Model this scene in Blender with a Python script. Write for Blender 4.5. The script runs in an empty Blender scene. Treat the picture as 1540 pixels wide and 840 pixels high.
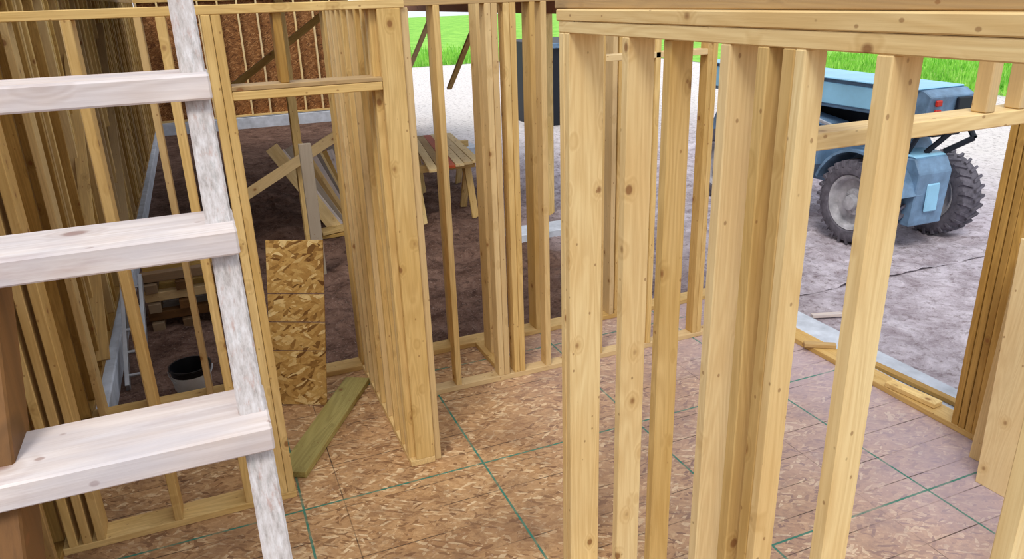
import bpy, bmesh, math, random
from mathutils import Matrix, Vector, noise as MN
random.seed(7)
SC=bpy.context.scene
H=2.45
# ------------------------------------------------------------------ camera
R=Matrix.Rotation(math.radians(-21.8),3,'Z')@Matrix.Rotation(math.radians(90-20.7),3,'X')@Matrix.Rotation(math.radians(-1.9),3,'Z')
cam=bpy.data.cameras.new('camera');co=bpy.data.objects.new('camera',cam);SC.collection.objects.link(co)
co.matrix_world=Matrix.Translation((0,0,H))@R.to_4x4();cam.lens=1128/1540*36;cam.clip_start=0.02;cam.clip_end=300
SC.camera=co
SC.view_settings.view_transform='Standard'
try: SC.view_settings.look='None'
except Exception: pass
SC.view_settings.exposure=0.0

# ------------------------------------------------------------------ node helpers
def lin(c):
    return tuple(((v/255)/12.92 if v/255<=0.04045 else ((v/255+0.055)/1.055)**2.4) for v in c)+(1,)
class NT:
    def __init__(s,name):
        s.m=bpy.data.materials.new(name);s.m.use_nodes=True;s.t=s.m.node_tree;s.t.nodes.clear()
        s.out=s.n('ShaderNodeOutputMaterial');s.b=s.n('ShaderNodeBsdfPrincipled');s.l(s.b.outputs[0],s.out.inputs[0])
    def n(s,k): return s.t.nodes.new(k)
    def l(s,a,b): s.t.links.new(a,b)
    def put(s,sock,v):
        if isinstance(v,bpy.types.NodeSocket): s.l(v,sock)
        else: sock.default_value=v
    def math(s,op,a,b=0,c=None):
        x=s.n('ShaderNodeMath');x.operation=op;s.put(x.inputs[0],a);s.put(x.inputs[1],b)
        if c is not None:s.put(x.inputs[2],c)
        return x.outputs[0]
    def mapping(s,v,scale=(1,1,1),rot=(0,0,0),loc=(0,0,0)):
        x=s.n('ShaderNodeMapping');s.l(v,x.inputs[0]);x.inputs['Scale'].default_value=scale;x.inputs['Rotation'].default_value=rot;x.inputs['Location'].default_value=loc
        return x.outputs[0]
    def noise(s,v,scale,detail=4,rough=.5,dist=0):
        x=s.n('ShaderNodeTexNoise');s.l(v,x.inputs['Vector']);x.inputs['Scale'].default_value=scale;x.inputs['Detail'].default_value=detail;x.inputs['Roughness'].default_value=rough;x.inputs['Distortion'].default_value=dist
        return x.outputs[0]
    def voro(s,v,scale,rand=1,dim='3D'):
        x=s.n('ShaderNodeTexVoronoi');x.voronoi_dimensions=dim;s.l(v,x.inputs['Vector']);x.inputs['Scale'].default_value=scale;x.inputs['Randomness'].default_value=rand
        return x
    def ramp(s,f,stops):
        x=s.n('ShaderNodeValToRGB');s.l(f,x.inputs[0]);e=x.color_ramp.elements
        while len(e)<len(stops): e.new(.5)
        for i,(p,c) in enumerate(stops): e[i].position=p;e[i].color=c if len(c)==4 else lin(c)
        return x.outputs[0]
    def mr(s,v,a,b,c=0,d=1):
        x=s.n('ShaderNodeMapRange');s.put(x.inputs[0],v);x.inputs[1].default_value=a;x.inputs[2].default_value=b;x.inputs[3].default_value=c;x.inputs[4].default_value=d
        return x.outputs[0]
    def mix(s,f,a,b,mode='MIX'):
        x=s.n('ShaderNodeMix');x.data_type='RGBA';x.blend_type=mode;s.put(x.inputs[0],f)
        s.put(x.inputs[6],a);s.put(x.inputs[7],b);return x.outputs[2]
    def bump(s,h,st=.3,d=.01):
        x=s.n('ShaderNodeBump');s.l(h,x.inputs['Height']);x.inputs['Strength'].default_value=st;x.inputs['Distance'].default_value=d
        s.l(x.outputs[0],s.b.inputs['Normal'])
    def attr(s,name,out='Vector'):
        x=s.n('ShaderNodeAttribute');x.attribute_name=name;return x.outputs[out]
    def coord(s,o='Object'):
        return s.n('ShaderNodeTexCoord').outputs[o]
    def pos(s): return s.n('ShaderNodeNewGeometry').outputs['Position']
    def fin(s,col,rough=.6,metal=0,spec=.3):
        s.put(s.b.inputs['Base Color'],col);s.put(s.b.inputs['Roughness'],rough);s.b.inputs['Metallic'].default_value=metal
        s.b.inputs['Specular IOR Level'].default_value=spec
        return s.m

def wood(name,light,mid,dark,knot=(132,84,44),grey=0.0,stain=0.0):
    m=NT(name);g=m.attr('gco');t=m.attr('tint','Fac')
    v=m.voro(m.mapping(g,(1,1,.75)),7.5);kd=v.outputs['Distance']
    knotm=m.mr(kd,.115,.07);knotr=m.mr(kd,.28,.11)
    small=m.mr(m.voro(m.mapping(g,(1,1,.7)),19).outputs['Distance'],.10,.06)
    n=m.noise(m.mapping(g,(7,7,.55)),1.3,2,.5,.4)
    ph=m.math('ADD',m.math('MULTIPLY',n,75),m.math('MULTIPLY',knotr,9))
    ring=m.mr(m.math('SINE',ph),-1,1)
    fine=m.noise(m.mapping(g,(90,90,3)),2,4,.6)
    broad=m.noise(m.mapping(g,(3,3,1)),1.6,3)
    c=m.mix(m.mr(broad,.3,.7),lin(mid),lin(light))
    c=m.mix(m.math('MULTIPLY',ring,.26),c,lin(dark))
    c=m.mix(m.mr(fine,.45,.8,0,.35),c,lin(dark))
    c=m.mix(m.mr(t,0,1,0,.45),c,lin(dark))
    # some boards are paler and greyer than the rest of the batch
    pale=m.mr(m.math('FRACT',m.math('MULTIPLY',t,7.3)),.55,1,0,.42)
    c=m.mix(pale,c,lin((214,196,166)))
    c=m.mix(m.math('MULTIPLY',knotr,.3),c,lin(dark))
    c=m.mix(m.math('MULTIPLY',knotm,.8),c,lin(knot))
    c=m.mix(m.math('MULTIPLY',small,.6),c,lin(knot))
    if stain:
        sn=m.noise(m.mapping(g,(14,14,3.5)),1.0,5,.65)
        c=m.mix(m.mr(sn,.55,.72,0,stain),c,lin((150,84,50)))
    if grey: 
        gn=m.noise(m.mapping(g,(6,6,2)),3,4)
        c=m.mix(m.mr(gn,.35,.7,0,grey),c,lin((178,176,188)))
    m.bump(m.math('ADD',fine,m.math('MULTIPLY',ring,.3)),.25,.002)
    return m.fin(c,.62)
W_pine=wood('pine_lumber',(238,208,146),(220,184,114),(164,122,58))
W_near=wood('pine_lumber_bright',(248,226,172),(236,204,144),(194,152,88))
W_old=wood('spruce_lumber_golden',(212,172,98),(182,140,68),(114,78,32))
W_white=wood('weathered_tread_lumber',(242,232,228),(226,212,206),(180,154,136),(140,92,66),.5,.4)
W_green=wood('treated_lumber',(194,182,114),(166,152,88),(114,100,50))
W_red=wood('engineered_red_lumber',(206,96,50),(180,74,40),(130,48,26))
W_brown=wood('dark_stained_lumber',(132,90,46),(102,66,30),(52,34,16))
W_grey=wood('grey_lumber',(172,158,146),(146,132,120),(104,90,80))

def osb(name,cols,floor=False,k=1.0):
    m=NT(name);g=m.attr('gco') if not floor else m.pos()
    base=g if floor else m.mapping(g,(1,1,1),(math.pi/2,0,0))
    wv=m.n('ShaderNodeVectorMath');wv.operation='ADD';nn=m.n('ShaderNodeTexNoise');m.l(base,nn.inputs['Vector']);nn.inputs['Scale'].default_value=14
    sc=m.n('ShaderNodeVectorMath');sc.operation='SCALE';m.l(nn.outputs['Color'],sc.inputs[0]);sc.inputs['Scale'].default_value=.02
    m.l(base,wv.inputs[0]);m.l(sc.outputs[0],wv.inputs[1]);base=wv.outputs[0]
    a=None
    for i,(ang,s_) in enumerate(((.25,(13,44,1)),(1.75,(14,46,1)),(1.0,(15,52,1)),(2.5,(16,56,1)),(-.25,(18,60,1)),(.6,(22,90,1)))):
        mp=m.mapping(m.mapping(base,(1,1,1),(0,0,ang)),(s_[0]*k,s_[1]*k,1),(0,0,0),(i*3.7,i*5.1,0))
        v=m.voro(mp,1.0,1,'2D');x=m.n('ShaderNodeSeparateColor');m.l(v.outputs['Color'],x.inputs[0])
        a=x.outputs[0] if a is None else m.mix(m.math('GREATER_THAN',x.outputs[1],.66),a,x.outputs[0])
    c=m.ramp(a,[(0,cols[0]),(.22,cols[1]),(.8,cols[2]),(1,cols[3])])
    hb=a
    c=m.mix(m.mr(m.noise(base,60,3,.7),.45,.75,0,.3),c,lin(cols[0]))
    if floor:
        d=m.noise(g,1.1,5,.6);d2=m.noise(g,5,8,.8);d3=m.noise(m.mapping(g,(1,1,1),(0,0,0),(5,3,0)),.55,4,.55)
        d4=m.noise(m.mapping(g,(1,1,1),(0,0,0),(9,1,0)),1.7,6,.65)
        c=m.mix(m.mr(d,.45,.75,0,.5),c,lin((150,122,98)))
        c=m.mix(m.mr(d4,.50,.66,0,.5),c,lin((126,92,68)))
        c=m.mix(m.mr(d2,.49,.68,0,.6),c,lin((104,74,54)))
        sp=m.n('ShaderNodeSeparateXYZ');m.l(g,sp.inputs[0])
        c=m.mix(m.math('MULTIPLY',m.mr(sp.outputs[0],1.4,3.4),m.mr(d3,.3,.6,.3,.65)),c,lin((184,172,190)))  # lilac towards the right: reflected daylight put into the floor colour
        c=m.mix(m.mr(m.noise(g,30,4,.7),.6,.75,0,.5),c,lin((230,208,182)))
        X,Y=sp.outputs[0],sp.outputs[1]
        for s0 in ((Y,.2033,.10),(X,2.44,.35)):
            f=m.math('ABSOLUTE',m.math('SUBTRACT',m.math('FRACT',m.math('ADD',m.math('DIVIDE',s0[0],s0[1]),s0[2])),.5))
            wd=.003/s0[1]
            c=m.mix(m.math('MULTIPLY',m.math('LESS_THAN',f,wd),m.mr(m.noise(g,3,3),.42,.6,.15,.85)),c,lin((60,44,36)))
        gm=None
        for s0,p in ((X,.16),(X,1.15),(X,2.15),(X,3.15),(Y,3.40),(Y,2.20),(Y,4.60)):
            k2=m.math('LESS_THAN',m.math('ABSOLUTE',m.math('SUBTRACT',s0,p)),.006)
            gm=k2 if gm is None else m.math('MAXIMUM',gm,k2)
        c=m.mix(m.math('MULTIPLY',gm,m.mr(m.noise(g,7,3),.35,.55,.45,.9)),c,lin((26,120,104)))
    m.bump(hb,.3,.002)
    return m.fin(c,.7)
O_floor=osb('osb_subfloor',[(130,92,60),(180,138,94),(200,160,114),(232,204,162)],floor=True,k=1.0)
O_wall=osb('osb_sheathing',[(84,48,22),(122,78,40),(150,100,56),(188,140,90)],k=.8)
O_panel=osb('osb_offcut',[(108,70,30),(178,136,72),(204,166,98),(236,210,150)],k=.8)

def railm():
    m=NT('weathered_rail_lumber');g=m.attr('gco')
    a=m.noise(m.mapping(g,(140,140,36)),1.0,4,.7);b=m.noise(m.mapping(g,(110,110,32),(0,0,0),(4,2,1)),1.0,4,.7);e=m.noise(m.mapping(g,(10,10,4)),1,3)
    c=m.ramp(a,[(.3,(156,148,144)),(.48,(188,180,178)),(.62,(202,196,196)),(.8,(220,216,216))])
    c=m.mix(m.mr(b,.56,.68,0,.5),c,lin((168,126,110)));c=m.mix(m.mr(b,.42,.36,0,.35),c,lin((146,148,146)))
    c=m.mix(m.mr(e,.5,.7,0,.3),c,lin((170,152,136)))
    m.bump(a,.4,.003);return m.fin(c,.75)
O_rail=railm()
def plain(name,col,rough=.5,metal=0,var=.15,scale=4,spec=.3):
    m=NT(name);g=m.coord()
    n=m.noise(g,scale,5,.6);c=m.mix(m.mr(n,.3,.75,0,1),lin(col),lin(tuple(max(0,int(v*(1-var))) for v in col)))
    m.bump(n,.1,.005);return m.fin(c,rough,metal,spec=spec)
M_conc=plain('concrete',(206,212,224),.85,0,.2,6)
M_black=plain('black_paint',(28,34,44),.5)
M_plastic=plain('black_plastic',(22,22,26),.35)
M_blue=plain('blue_paint',(122,156,190),.45,0,.35,5,.4)
M_lblue=plain('light_blue_paint',(150,206,238),.4,0,.12,3,.4)
M_rubber=plain('tyre_rubber',(116,112,122),.9,0,.35,14,.15)
M_rim=plain('grey_rim',(196,194,200),.6,.0,.35,8)
M_steel=plain('steel_tube',(190,192,198),.35,.6)
M_red=plain('red_lens',(190,40,30),.3)
M_white=plain('white_label',(214,216,220),.6)

def dirt():
    m=NT('dirt_ground');g=m.pos()
    a=m.noise(g,.5,6,.6);b=m.noise(g,3.2,8,.75,.5);c3=m.noise(g,12,6,.78);c4=m.noise(g,50,3,.7)
    sp=m.n('ShaderNodeSeparateXYZ');m.l(g,sp.inputs[0])
    wob=m.math('MULTIPLY',m.math('SUBTRACT',a,.5),2.0)
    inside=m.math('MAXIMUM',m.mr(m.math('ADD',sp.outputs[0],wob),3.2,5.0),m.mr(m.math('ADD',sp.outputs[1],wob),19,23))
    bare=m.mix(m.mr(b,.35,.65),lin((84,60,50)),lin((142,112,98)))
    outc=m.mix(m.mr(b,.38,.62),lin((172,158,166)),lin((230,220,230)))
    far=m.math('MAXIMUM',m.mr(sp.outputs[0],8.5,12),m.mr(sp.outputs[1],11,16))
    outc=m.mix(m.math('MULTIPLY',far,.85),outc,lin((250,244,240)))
    col=m.mix(inside,bare,outc)  # paler soil outdoors, with some of the brighter daylight put into its colour
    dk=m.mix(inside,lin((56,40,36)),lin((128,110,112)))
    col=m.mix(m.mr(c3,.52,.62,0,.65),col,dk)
    col=m.mix(m.mr(c4,.6,.7,0,.5),col,m.mix(inside,lin((190,168,158)),lin((244,238,236))))
    h=m.math('ADD',b,m.math('MULTIPLY',c3,.5))
    m.bump(h,.8,.09);return m.fin(col,.95,spec=.1)
M_dirt=dirt()
def grassm():
    m=NT('grass');g=m.pos();n=m.noise(g,1.2,5,.7);n2=m.noise(g,9,4,.7)
    c=m.mix(m.mr(n,.35,.65),lin((104,180,56)),lin((160,218,90)));c=m.mix(m.mr(n2,.5,.75,0,.6),c,lin((206,218,150)))
    return m.fin(c,.8,spec=.1)
M_grass=grassm()

# ------------------------------------------------------------------ mesh builder
class B:
    def __init__(s): s.v=[];s.f=[];s.g=[];s.t=[];s.mi=[];s.mats=[]
    def mat(s,m):
        if m not in s.mats:s.mats.append(m)
        return s.mats.index(m)
    def hexa(s,c,gl,m,tint=None):
        k=len(s.v);s.v+=[tuple(p) for p in c];s.g+=gl;t=random.random() if tint is None else tint;s.t+=[t]*8
        for q in ((0,3,2,1),(4,5,6,7),(0,1,5,4),(1,2,6,5),(2,3,7,6),(3,0,4,7)):
            s.f.append(tuple(k+i for i in q));s.mi.append(s.mat(m))
    def box(s,x0,x1,y0,y1,z0,z1,m,ax='z',tint=None):
        c=[(x0,y0,z0),(x1,y0,z0),(x1,y1,z0),(x0,y1,z0),(x0,y0,z1),(x1,y0,z1),(x1,y1,z1),(x0,y1,z1)]
        o=[random.uniform(0,50) for _ in range(3)]
        def gg(p):
            p={'z':(p[0],p[1],p[2]),'x':(p[1],p[2],p[0]),'y':(p[0],p[2],p[1])}[ax]
            return (p[0]+o[0],p[1]+o[1],p[2]+o[2])
        s.hexa(c,[gg(p) for p in c],m,tint)
    def beam(s,a,b,w,t,m,up=(0,0,1),tint=None):
        a=Vector(a);b=Vector(b);d=(b-a);L=d.length;d.normalize();u=Vector(up);sx=d.cross(u).normalized();sy=sx.cross(d).normalized()
        o=[random.uniform(0,50) for _ in range(3)];c=[];gl=[]
        for e,zz in ((a,0),(b,L)):
            for i,j in ((-1,-1),(1,-1),(1,1),(-1,1)):
                c.append(e+sx*(i*w/2)+sy*(j*t/2));gl.append((i*w/2+o[0],j*t/2+o[1],zz+o[2]))
        s.hexa(c,gl,m,tint)
    def prism(s,pts,m,lo,hi,axis='x'):
        k=len(s.v);n=len(pts)
        for e in (lo,hi):
            for p,q in pts:
                v={'x':(e,p,q),'y':(p,e,q),'z':(p,q,e)}[axis];s.v.append(v);s.g.append(v);s.t.append(.3)
        s.f.append(tuple(k+i for i in range(n)));s.f.append(tuple(k+n+i for i in reversed(range(n))))
        for i in range(n): s.f.append((k+i,k+n+i,k+n+(i+1)%n,k+(i+1)%n))
        s.mi+=[s.mat(m)]*(n+2)
    def lathe(s,prof,cx,m,c0,axis='x',seg=40):
        k=len(s.v);n=len(prof)
        for i in range(seg):
            a=2*math.pi*i/seg
            for p,r in prof:
                u,w=r*math.cos(a),r*math.sin(a)
                v={'x':(cx+p,c0[0]+u,c0[1]+w),'z':(c0[0]+u,c0[1]+w,cx+p),'y':(c0[0]+u,cx+p,c0[1]+w)}[axis]
                s.v.append(v);s.g.append(v);s.t.append(.3)
        for i in range(seg):
            for j in range(n-1):
                a,b=k+i*n+j,k+((i+1)%seg)*n+j
                s.f.append((a,b,b+1,a+1));s.mi.append(s.mat(m))
    def tube(s,pts,r,m,seg=8):
        for a,b in zip(pts,pts[1:]):
            a=Vector(a);b=Vector(b);d=(b-a).normalized();u=d.orthogonal().normalized();w=d.cross(u);k=len(s.v)
            for e in (a,b):
                for i in range(seg):
                    an=2*math.pi*i/seg;p=e+u*r*math.cos(an)+w*r*math.sin(an);s.v.append(tuple(p));s.g.append(tuple(p));s.t.append(.3)
            for i in range(seg):
                j=(i+1)%seg;s.f.append((k+i,k+j,k+seg+j,k+seg+i));s.mi.append(s.mat(m))
    def done(s,name,bevel=.003,smooth=False,parent=None):
        me=bpy.data.meshes.new(name);me.from_pydata(s.v,[],s.f);me.update()
        a=me.attributes.new('gco','FLOAT_VECTOR','POINT');a.data.foreach_set('vector',[c for p in s.g for c in p])
        a=me.attributes.new('tint','FLOAT','POINT');a.data.foreach_set('value',s.t)
        for m in s.mats: me.materials.append(m)
        me.polygons.foreach_set('material_index',s.mi)
        bm=bmesh.new();bm.from_mesh(me);bmesh.ops.recalc_face_normals(bm,faces=bm.faces);bm.to_mesh(me);bm.free()
        o=bpy.data.objects.new(name,me);SC.collection.objects.link(o)
        if parent:o.parent=parent
        if bevel:
            b=o.modifiers.new('bevel','BEVEL');b.width=bevel;b.segments=1;b.limit_method='ANGLE'
        if smooth:
            try: me.shade_smooth()
            except Exception: pass
            me.set_sharp_from_angle(angle=math.radians(40))
        return o

T=.038
# ------------------------------------------------------------------ floor
b=B();b.box(-1.1,3.9,-2.0,4.975,-.02,0,O_floor,tint=.3);b.box(-1.1,3.9,-2.0,4.975,-.26,-.021,W_old,'x',.4)
b.done('floor',.001)
# ------------------------------------------------------------------ near stud wall (x=1.2)
NZ0,NZ1=.038,2.325
b=B()
b.box(1.2,1.337,.3,2.46,0,T,W_near,'y')
for y0,y1,x0,x1,tn in ((2.405,2.443,1.2,1.337,.28),(2.446,2.484,1.2,1.24,.05),(2.012,2.050,1.2,1.293,.22),(1.812,1.85,1.215,1.289,.6),(1.54,1.578,1.2,1.293,.1),(1.405,1.443,1.2,1.289,.6),(1.322,1.360,1.2,1.289,.9),(1.29,1.3215,1.2,1.262,.35),(1.065,1.105,1.2,1.28,.05),(.66,.698,1.2,1.289,.3)):
    b.box(x0,x1,y0,y1,NZ0,NZ1,W_near if tn<.5 else W_pine,tint=tn)
b.box(1.2,1.337,.2,2.487,NZ1,NZ1+T,W_near,'y',.3);b.box(1.197,1.337,.2,2.50,NZ1+T+.001,NZ1+2*T,W_near,'y',.7)
b.box(1.24,1.32,.2,2.6,2.402,2.45,W_old,'y',.8)
b.done('wall_near')
# entry wall at y=1.36 with header over its doorway
b=B()
b.box(1.29,2.78,1.345,1.434,2.088,2.128,W_near,'x',.3)
b.box(1.865,1.900,1.345,1.39,2.129,2.325,W_pine,tint=.4);b.box(1.99,2.03,1.345,1.39,2.129,2.325,W_pine,tint=.4)
b.box(1.338,3.0,1.345,1.434,2.326,2.364,W_pine,'x',.2);b.box(1.338,3.0,1.345,1.434,2.365,2.40,W_pine,'x',.6)
for x in (2.782,2.822): b.box(x,x+T,1.345,1.434,0.0,2.325,W_pine)
b.done('wall_entry')
# ------------------------------------------------------------------ doorway wall y=3.53
b=B();y0,y1=3.53,3.67;TP=2.415
b.box(-.949,.145,y0,y1,0,T,W_pine,'x')
for x in (-.92,-.86,-.80,-.45,-.11,.062,.102): b.box(x,x+T,y0,y1,T,TP,W_pine)
b.box(.1405,.80,y0,y1,2.06,2.098,W_pine,'x',.2);b.box(.1405,.80,y0,y1,2.099,2.12,W_old,'x',.8)
b.box(.35,.388,y0+.02,y1,2.12,TP,W_old)
b.box(-.949,.93,y0,y1,TP,TP+T,W_pine,'x',.2)
b.done('wall_doorway')
# ------------------------------------------------------------------ short wall x=.77-.91 running back
b=B()
b.box(.77,.91,3.53,4.825,0,T,W_pine,'y',.1)
for y in (3.53,3.57,3.61,3.72,3.88,4.06,4.24,4.40,4.56,4.70): b.box(.802 if y in(3.53,) else .77,.91,y,y+T,T,TP,W_pine,tint=random.uniform(.1,.9))
b.box(.911,.949,3.545,3.634,.0,TP,W_pine,tint=.8)
b.box(.77,.91,3.671,4.825,TP,TP+T,W_pine,'y')
b.done('wall_closet')
# ------------------------------------------------------------------ middle wall y=4.25
b=B();y0,y1=4.25,4.339
b.box(.911,3.78,y0,y1,0,T,W_pine,'x')
for x in (1.0,1.28,1.585,1.625,1.70,1.74,1.935,2.34,2.74,3.14,3.18,3.55,3.70): b.box(x,x+T,y0,y1,T,2.415,W_pine)
b.box(2.378,3.139,y0,y1,2.05,2.088,W_pine,'x')
b.box(.911,3.9,y0,y1,2.415,2.453,W_old,'x')
b.done('wall_middle')
# ------------------------------------------------------------------ back wall y=4.87
b=B();y0,y1=4.83,4.97
b.box(-.949,3.9,y0,y1,0,T,W_pine,'x')
for x in (-.9,-.62,-.26,-.14,.77,.82,.88,1.16,1.45,1.76,1.80,2.12,2.52,2.76,2.81,3.35,3.84): b.box(x,x+T,y0,y1,T,2.415,W_pine,tint=random.uniform(.2,1))
b.box(-.949,3.9,y0,y1,2.415,2.453,W_old,'x')
b.box(1.62,1.76,4.341,4.829,0,T,W_pine,'y')
b.box(1.66,1.70,4.6,4.74,T,2.415,W_pine)
b.done('wall_back')
# ------------------------------------------------------------------ left exterior wall x=-.95
b=B();y=1.2
while y<18.5:
    b.box(-1.09,-.95,y,y+T,.04,2.55,W_old if random.random()<.6 else W_pine,tint=random.uniform(0,.8));y+=random.choice([.08,.2,.25,.406])
b.box(-1.09,-.95,1.0,18.58,.0,T,W_old,'y');b.box(-1.09,-.95,1.0,18.58,2.55,2.62,W_old,'y')
b.box(-1.105,-1.091,1.0,18.58,0,2.62,O_wall,'y',.5)
for ya in (5.6,8.4): b.beam((-.93,ya,.1),(-.93,ya+2.0,2.3),.02,.089,W_old,(1,0,0))
b.done('wall_left')
b=B();b.box(-1.15,-.90,4.98,18.58,-.5,-.06,M_conc);b.done('foundation_ledge',.01)
b=B();b.box(-1.15,3.6,18.6,19.0,-.5,.0,M_conc);b.done('foundation_ledge.001',.01)
b=B();b.box(3.1,4.25,7.6,7.95,-.4,-.12,M_conc);b.box(3.95,4.5,12.6,13.2,-.4,-.05,M_conc);b.done('concrete_footing',.01)
b=B();b.box(3.91,4.2,1.2,5.2,-.5,-.14,M_conc);b.box(4.2,4.55,.8,4.9,-.5,-.2,M_conc);b.done('concrete_step',.01)
# far wall
b=B();x=-.93
while x<3.5:
    b.box(x,x+T,18.62,18.72,.06,2.55,W_near,tint=random.uniform(.0,.4));x+=.406
b.box(-.95,3.6,18.62,18.72,.021,.06,W_pine,'x');b.box(-.95,3.6,18.62,18.72,2.55,2.62,W_pine,'x');b.box(-.95,3.6,18.73,18.745,0.021,2.65,O_wall,'z',.5)
b.done('wall_far')
# ------------------------------------------------------------------ carport side: posts + red beam
b=B()
b.box(3.96,4.05,5.2,18.5,2.24,2.5,W_red,'y')
for y in (6.4,8.6,10.9,13.4,15.6,18.3): b.box(3.93,4.07,y,y+.09,-.25,2.24,W_pine)
b.beam((4.0,13.5,2.1),(4.0,15.6,.9),.04,.089,W_old,(1,0,0));b.beam((4.0,10.95,2.2),(4.0,12.6,1.0),.04,.089,W_old,(1,0,0))
b.done('garage_beam')
b=B();b.box(-1.1,4.2,7.4,14.5,2.8,2.84,O_wall,'y',.5)  # unseen deck and joists, added to shade the dirt below
y=7.4
while y<14.5:
    b.box(-1.1,4.1,y,y+T,2.63,2.8,W_old,'x');y+=.406
b.done('shade_roof')
# ------------------------------------------------------------------ right exterior wall
b=B()
b.box(3.76,3.9,.4,4.249,0,T,W_pine,'y')
for y in (.8,1.2,1.6,2.0,2.40,2.44,2.485,2.53): b.box(3.76,3.9,y,y+T,T,2.415,W_old if y>2.35 else W_pine,tint=random.uniform(0,.6))
for y in (4.10,4.16): b.box(3.76,3.9,y,y+T,T,2.415,W_pine)
b.box(3.76,3.9,.4,4.249,2.415,2.453,W_pine,'y')
b.done('wall_right')
# leaning boards
b=B()
def sheet(p,m,o):
    p=[Vector(q) for q in p];nn=(p[1]-p[0]).cross(p[3]-p[0]).normalized()*-.018
    c=[p[0],p[1],p[1]+nn,p[0]+nn,p[3],p[2],p[2]+nn,p[3]+nn]
    b.hexa(c,[(q.y+o,q.x*.2+o,q.z) for q in c],m,.25)
sheet([(3.43,2.15,0),(3.46,1.50,0),(3.62,1.62,1.30),(3.56,2.27,1.28)],W_near,3)
sheet([(3.60,2.32,0),(3.62,2.1,0),(3.72,2.15,1.22),(3.72,2.36,1.18)],W_pine,7)
b.done('plywood_sheets')
# ------------------------------------------------------------------ ladder
b=B()
def yf(z): return 0.97+0.63*(z-1.90)
def rail(x0,x1,m,z0=0.0,z1=3.0):
    a,c=yf(z0)+.05,yf(z1)+.05;d=.11
    cc=[(x0,a,z0),(x1,a,z0),(x1,a+d,z0),(x0,a+d,z0),(x0,c,z1),(x1,c,z1),(x1,c+d,z1),(x0,c+d,z1)]
    b.hexa(cc,[(p[0]+3,p[1]*.3+1,p[2]) for p in cc],m,.2)
rail(-.020,.018,O_rail);rail(-.352,-.298,W_brown,0,2.107)
for z in (.3,.53,.76,.99,1.22,1.44,1.665,1.90,2.145,2.354,2.575,2.80):
    y=yf(z) if z not in(2.145,2.354) else (1.122 if z==2.145 else 1.256)
    b.box(-.40,.021,y,y+.14,z-.038,z,W_white,'x',random.uniform(0,.07))
b.done('wooden_ladder',.003)
# ------------------------------------------------------------------ osb offcut leaning, floor plank, bucket
b=B()
p0,p1=Vector((.12,4.60,0)),Vector((.45,4.43,0));q0,q1=Vector((.245,4.77,1.06)),Vector((.575,4.60,1.06))
nrm=(p1-p0).cross(q0-p0).normalized()*.011
hs=[0,.335,.51,.68,1.0]
for h0,h1 in zip(hs,hs[1:]):
    h0+=.006
    c=[p0.lerp(q0,h0),p1.lerp(q1,h0),p1.lerp(q1,h0)+nrm*-1,p0.lerp(q0,h0)-nrm,p0.lerp(q0,h1),p1.lerp(q1,h1),p1.lerp(q1,h1)-nrm,p0.lerp(q0,h1)-nrm]
    o=random.uniform(0,9);b.hexa(c,[(p.x+o,p.y*.1,p.z+o) for p in c],O_panel,.2)
b.done('osb_panel',.001)
b=B();b.beam((.14,3.72,.02),(.70,4.66,.02),.17,T,W_green,(0,0,1),.2);b.done('treated_plank')
b=B()
b.lathe([(0,0),(0,.11),(.26,.14),(.265,.148),(.275,.148),(.275,.138),(.02,.105),(.02,0)],-.25,M_plastic,(-.37,5.42),'z',32)
b.lathe([(.10,.124),(.11,.128),(.22,.137),(.22,.134)],-.25,M_white,(-.37,5.42),'z',32)
b.tube([(-.37+.15*math.cos(a),5.42-.0-.12*math.sin(a)*1,-.25+.25-.09*math.sin(a)) for a in [i*math.pi/12 for i in range(13)]],.004,M_steel)
b.done('plastic_bucket',0,True)
b=B()
b.beam((3.98,3.50,-.12),(4.10,3.12,-.12),.07,.03,W_old,(0,0,1));b.beam((3.80,3.05,.055),(3.84,2.72,.055),.08,.03,W_pine,(0,0,1))
b.beam((3.72,3.72,.055),(3.90,3.60,.055),.05,.03,W_old,(0,0,1));b.beam((4.6,4.55,-.22),(4.9,4.45,-.22),.05,.03,W_white,(0,0,1))
b.beam((4.0,2.95,-.12),(4.12,2.62,-.12),.09,.03,W_white,(0,0,1));b.beam((4.3,3.6,-.18),(4.36,2.7,-.18),.06,.03,W_old,(0,0,1))
b.beam((4.0,4.1,-.12),(4.05,3.7,-.12),.05,.02,W_grey,(0,0,1));b.beam((5.0,3.3,-.22),(5.5,3.5,-.22),.06,.04,W_grey,(0,0,1))
b.beam((3.5,3.92,.02),(3.56,3.82,.02),.12,.035,M_black,(0,0,1))
b.done('wood_scraps')
# ------------------------------------------------------------------ back area timber
b=B()
b.beam((.94,8.7,-.25),(.94,8.7,2.62),.089,.14,W_pine,(0,1,0))
b.beam((.30,8.55,.49),(1.50,8.55,1.12),.04,.11,W_pine,(0,0,1))
b.beam((.45,12.0,1.3),(1.95,12.0,2.3),.04,.1,W_old,(0,0,1));b.beam((1.95,12,-.25),(1.95,12,2.62),.09,.09,W_pine,(0,1,0))
b.done('temporary_brace')
b=B();b.box(.84,.96,7.65,7.72,-.25,1.14,W_grey);b.done('grey_post')
b=B()
for i in range(14):
    b.beam((1.34+.03*i,9.15+.07*i,-.2+random.uniform(-.02,.04)),(.74+.065*i+random.uniform(-.05,.05),9.35+.07*i,.84-.02*i+random.uniform(-.06,.06)),.16,.03,[W_near,W_white,W_grey,W_near,W_old][i%5],(0,1,0))
b.beam((1.0,9.05,-.22),(1.75,9.1,-.22),.25,.04,W_old);b.beam((1.1,9.0,-.17),(1.75,9.2,-.17),.2,.04,W_pine)
b.done('lumber_pile')
b=B()
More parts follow.
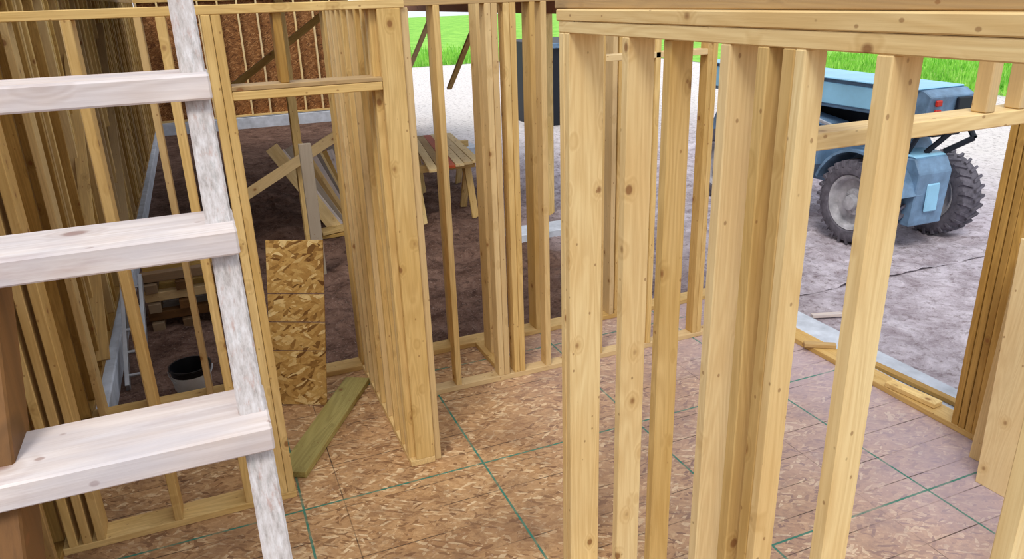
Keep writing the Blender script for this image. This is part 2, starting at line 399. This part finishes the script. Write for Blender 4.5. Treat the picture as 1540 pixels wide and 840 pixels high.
for (x,y) in ((2.75,9.2),(3.15,10.6)):
    b.beam((x-.45,y,.42),(x+.45,y,.42),.09,.09,W_pine)
    for sx in(-.35,.35):
        for sy in(-.25,.25): b.beam((x+sx,y+sy,-.25),(x+sx,y,.40),.038,.09,W_pine,(1,0,0))
for i in range(6): b.beam((2.50+i*.13,8.7+.05*i,.49),(2.90+i*.11,11.1,.49),.11,.038,[W_near,W_old,W_red,W_near,W_pine,W_near][i])
b.done('sawhorse_with_lumber')
b=B()
for k in range(6):
    for j in range(3):
        if k%2: b.box(-.72,-.1,6.9+j*.25,6.99+j*.25,-.25+k*.09,-.17+k*.09,random.choice([W_brown,W_old,W_grey]),'x')
        else: b.box(-.7+j*.25,-.6+j*.25,6.85,7.5,-.25+k*.09,-.17+k*.09,W_brown,'y')
b.done('timber_cribbing')
b=B()
for x in (-.84,-.70):
    b.beam((x,5.75,-.22),(x,6.75,.32),.07,.03,M_steel,(1,0,0))
for i in range(5):
    f=(i+.5)/5;b.tube([(-.84,5.75+1.0*f,-.22+.54*f),(-.70,5.75+1.0*f,-.22+.54*f)],.014,M_steel)
b.done('aluminium_ladder',.002)
# dumpster
b=B()
b.prism([(-.9,0),(.9,0),(1.1,1.75),(-1.1,1.75)],M_black,0,2.6,'x')
for v in range(len(b.v)): 
    x,y,z=b.v[v];b.v[v]=(6.75+x,15.9+y,z-.25)
for i in range(5): b.beam((6.8+i*.62,14.98,-.2),(6.8+i*.62,14.78,1.45),.08,.06,M_black,(1,0,0))
b.beam((6.7,14.78,1.45),(9.4,14.78,1.45),.1,.1,M_blue)
b.done('black_dumpster',.01)
# ------------------------------------------------------------------ telehandler
root=bpy.data.objects.new('telehandler',None);SC.collection.objects.link(root)
GZ=-.25
def wheel(name,cx,cy,r=.48,w=.32,side=-1):
    b=B();cz=GZ+r;h=w/2
    prof=[(-h*.75,r*.60),(-h*.95,r*.66),(-h,r*.80),(-h*.88,r*.90),(-h*.6,r*.93),(h*.6,r*.93),(h*.88,r*.90),(h,r*.80),(h*.95,r*.66),(h*.75,r*.60)]
    b.lathe(prof,cx,M_rubber,(cy,cz),'x',48)
    n=26
    for i in range(n):
        for sd in(-1,1):
            a=2*math.pi*(i+(.5 if sd>0 else 0))/n
            def P(x,rr,da): return Vector((cx+x,cy+rr*math.cos(a+da),cz+rr*math.sin(a+da)))
            wd=.055
            c=[P(sd*h*1.02,r*.82,0),P(sd*h*1.02,r*.82,wd*1.3),P(sd*.01,r*.9,wd*1.3+.12),P(sd*.01,r*.9,.12),P(sd*h*.98,r*.965,0),P(sd*h*.98,r*.965,wd*1.2),P(sd*.01,r*.985,wd*1.2+.12),P(sd*.01,r*.985,.12)]
            b.hexa(c,[tuple(p) for p in c],M_rubber,.3)
    s=side
    rim=[(s*h*.78,r*.64),(s*h*.90,r*.62),(s*h*.82,r*.57),(s*h*.35,r*.52),(s*h*.30,r*.32),(s*h*.55,r*.28),(s*h*.60,r*.18),(s*h*.95,r*.16),(s*h*1.0,r*.09),(s*h*1.0,0.0)]
    b.lathe(rim,cx,M_rim,(cy,cz),'x',40)
    b.lathe([(-s*h*.78,r*.64),(-s*h*.5,r*.5),(-s*h*.4,0)],cx,M_rim,(cy,cz),'x',30)
    for i in range(8):
        a=2*math.pi*i/8;b.lathe([(s*h*.3,.018),(s*h*.62,.016),(s*h*.62,0)],cx,M_rim,(cy+r*.23*math.cos(a),cz+r*.23*math.sin(a)),'x',8)
    b.done(name,0,True,root)
wheel('wheel_rear_left',6.50,5.95);wheel('wheel_rear_right',7.55,5.85);wheel('wheel_front_left',6.50,8.3);wheel('wheel_front_right',7.55,8.3)
b=B()
b.prism([(5.75,.3),(5.75,.75),(5.9,.95),(8.8,.95),(9.0,.6),(9.0,.2)],M_blue,6.74,7.30)
b.box(6.66,7.40,5.84,5.98,.15,.30,M_black);b.box(6.66,7.40,8.22,8.38,.15,.30,M_black)
b.box(6.9,7.3,5.5,8.7,.95,1.18,M_black);b.done('chassis',.015,False,root)
b=B();b.prism([(5.42,.05),(5.38,.62),(5.46,.76),(5.80,.76),(5.80,.05)],M_blue,6.66,7.12);b.prism([(5.46,.761),(5.80,.761),(5.80,.79),(5.49,.79)],M_lblue,6.67,7.11)
b.box(6.80,6.98,5.375,5.40,.2,.5,M_lblue);b.done('counterweight',.02,False,root)
b=B();b.prism([(5.35,1.16),(5.30,1.40),(5.40,1.46),(8.9,1.52),(8.9,1.18)],M_blue,6.55,7.15);b.prism([(5.42,1.462),(8.9,1.522),(8.9,1.54),(5.42,1.48)],M_lblue,6.50,7.14)
b.prism([(5.55,1.20),(5.55,1.42),(8.7,1.48),(8.7,1.22)],M_lblue,6.53,6.55)
b.box(6.9,7.1,5.27,5.31,1.20,1.38,M_black)
b.box(6.6,6.68,5.27,5.30,1.22,1.28,M_red);b.box(6.6,6.68,5.27,5.30,1.31,1.37,M_red);b.done('boom',.015,False,root)
b=B()
arc=[(5.95+.58*math.cos(a),.23+.58*math.sin(a)) for a in [math.radians(d) for d in range(20,165,12)]]
arc2=[(5.95+.55*math.cos(a),.23+.55*math.sin(a)) for a in [math.radians(d) for d in range(20,165,12)]]
b.prism(arc+arc2[::-1],M_blue,6.36,6.76);b.prism([(6.5,.55),(7.7,.55),(7.7,1.15),(6.5,1.0)],M_blue,6.38,6.78)
b.done('fender',0,False,root)
b=B();b.tube([(6.36,6.9,1.0),(6.34,6.5,1.05),(6.36,6.0,.95),(6.5,5.7,.82)],.022,M_steel)
b.tube([(7.10,5.5,.79),(7.25,5.3,.95),(7.3,5.5,1.15)],.03,M_black);b.tube([(6.9,5.55,.79),(7.0,5.4,1.0),(7.05,5.5,1.18)],.03,M_black);b.tube([(6.7,5.6,.8),(6.7,5.5,1.0),(6.85,5.6,1.18)],.025,M_black);b.done('hoses',0,True,root)
# ------------------------------------------------------------------ ground (flat base plus churned soil relief)
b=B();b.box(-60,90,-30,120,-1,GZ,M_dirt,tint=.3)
x0,x1,y0,y1,st=-1.0,10.0,4.99,15.0,.055
nx=int((x1-x0)/st);ny=int((y1-y0)/st);k0=len(b.v);mi=b.mat(M_dirt)
for j in range(ny+1):
    for i in range(nx+1):
        x=x0+i*st;y=y0+j*st
        e=min(1,min(i,nx-i)/20.,(ny-j)/30.)
        amp=.11 if x<4.3 else max(.05,.11-(x-4.3)*.05)
        h=.4+.9*MN.noise(Vector((x*2.1,y*2.1,0)))+.7*MN.noise(Vector((x*5.3,y*5.3,3)))+.6*MN.noise(Vector((x*11,y*11,5)))
        h=max(0,h)*amp*.6*e+.003
        p=(x,y,GZ+h);b.v.append(p);b.g.append(p);b.t.append(.3)
for j in range(ny):
    for i in range(nx):
        a=k0+j*(nx+1)+i;b.f.append((a,a+1,a+nx+2,a+nx+1));b.mi.append(mi)
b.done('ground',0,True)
bm=bmesh.new()
def quad(x0,x1,y0,y1,z):
    vs=[bm.verts.new(p) for p in((x0,y0,z),(x1,y0,z),(x1,y1,z),(x0,y1,z))];bm.faces.new(vs)
quad(18.6,90,-30,120,-.235);quad(-60,18.6,32,120,-.235)
for i in range(12000):
    if i%3: 
        x=18.3+abs(random.gauss(0,4));y=random.uniform(8,24)
    else: x=random.uniform(6,16);y=31.8+abs(random.gauss(0,4))
    h=random.uniform(.12,.4);a=random.uniform(0,6.28);w=.04;dx,dy=math.cos(a)*w,math.sin(a)*w;lx,ly=random.uniform(-.1,.1),random.uniform(-.1,.1)
    bm.faces.new([bm.verts.new(p) for p in((x-dx,y-dy,-.24),(x+dx,y+dy,-.24),(x+lx,y+ly,-.24+h))])
me=bpy.data.meshes.new('grass_field');bm.to_mesh(me);bm.free();me.materials.append(M_grass);o=bpy.data.objects.new('grass_field',me);SC.collection.objects.link(o)
# ------------------------------------------------------------------ light
w=bpy.data.worlds.new('world');SC.world=w;w.use_nodes=True;nt=w.node_tree
bg=nt.nodes['Background'];bg.inputs[0].default_value=(.88,.93,1.0,1);bg.inputs[1].default_value=1.08
s=bpy.data.lights.new('sun','SUN');s.energy=1.9;s.angle=math.radians(20);s.color=(1,.95,.87)
so=bpy.data.objects.new('sun',s);SC.collection.objects.link(so);so.rotation_euler=(math.radians(38),0,math.radians(-38))
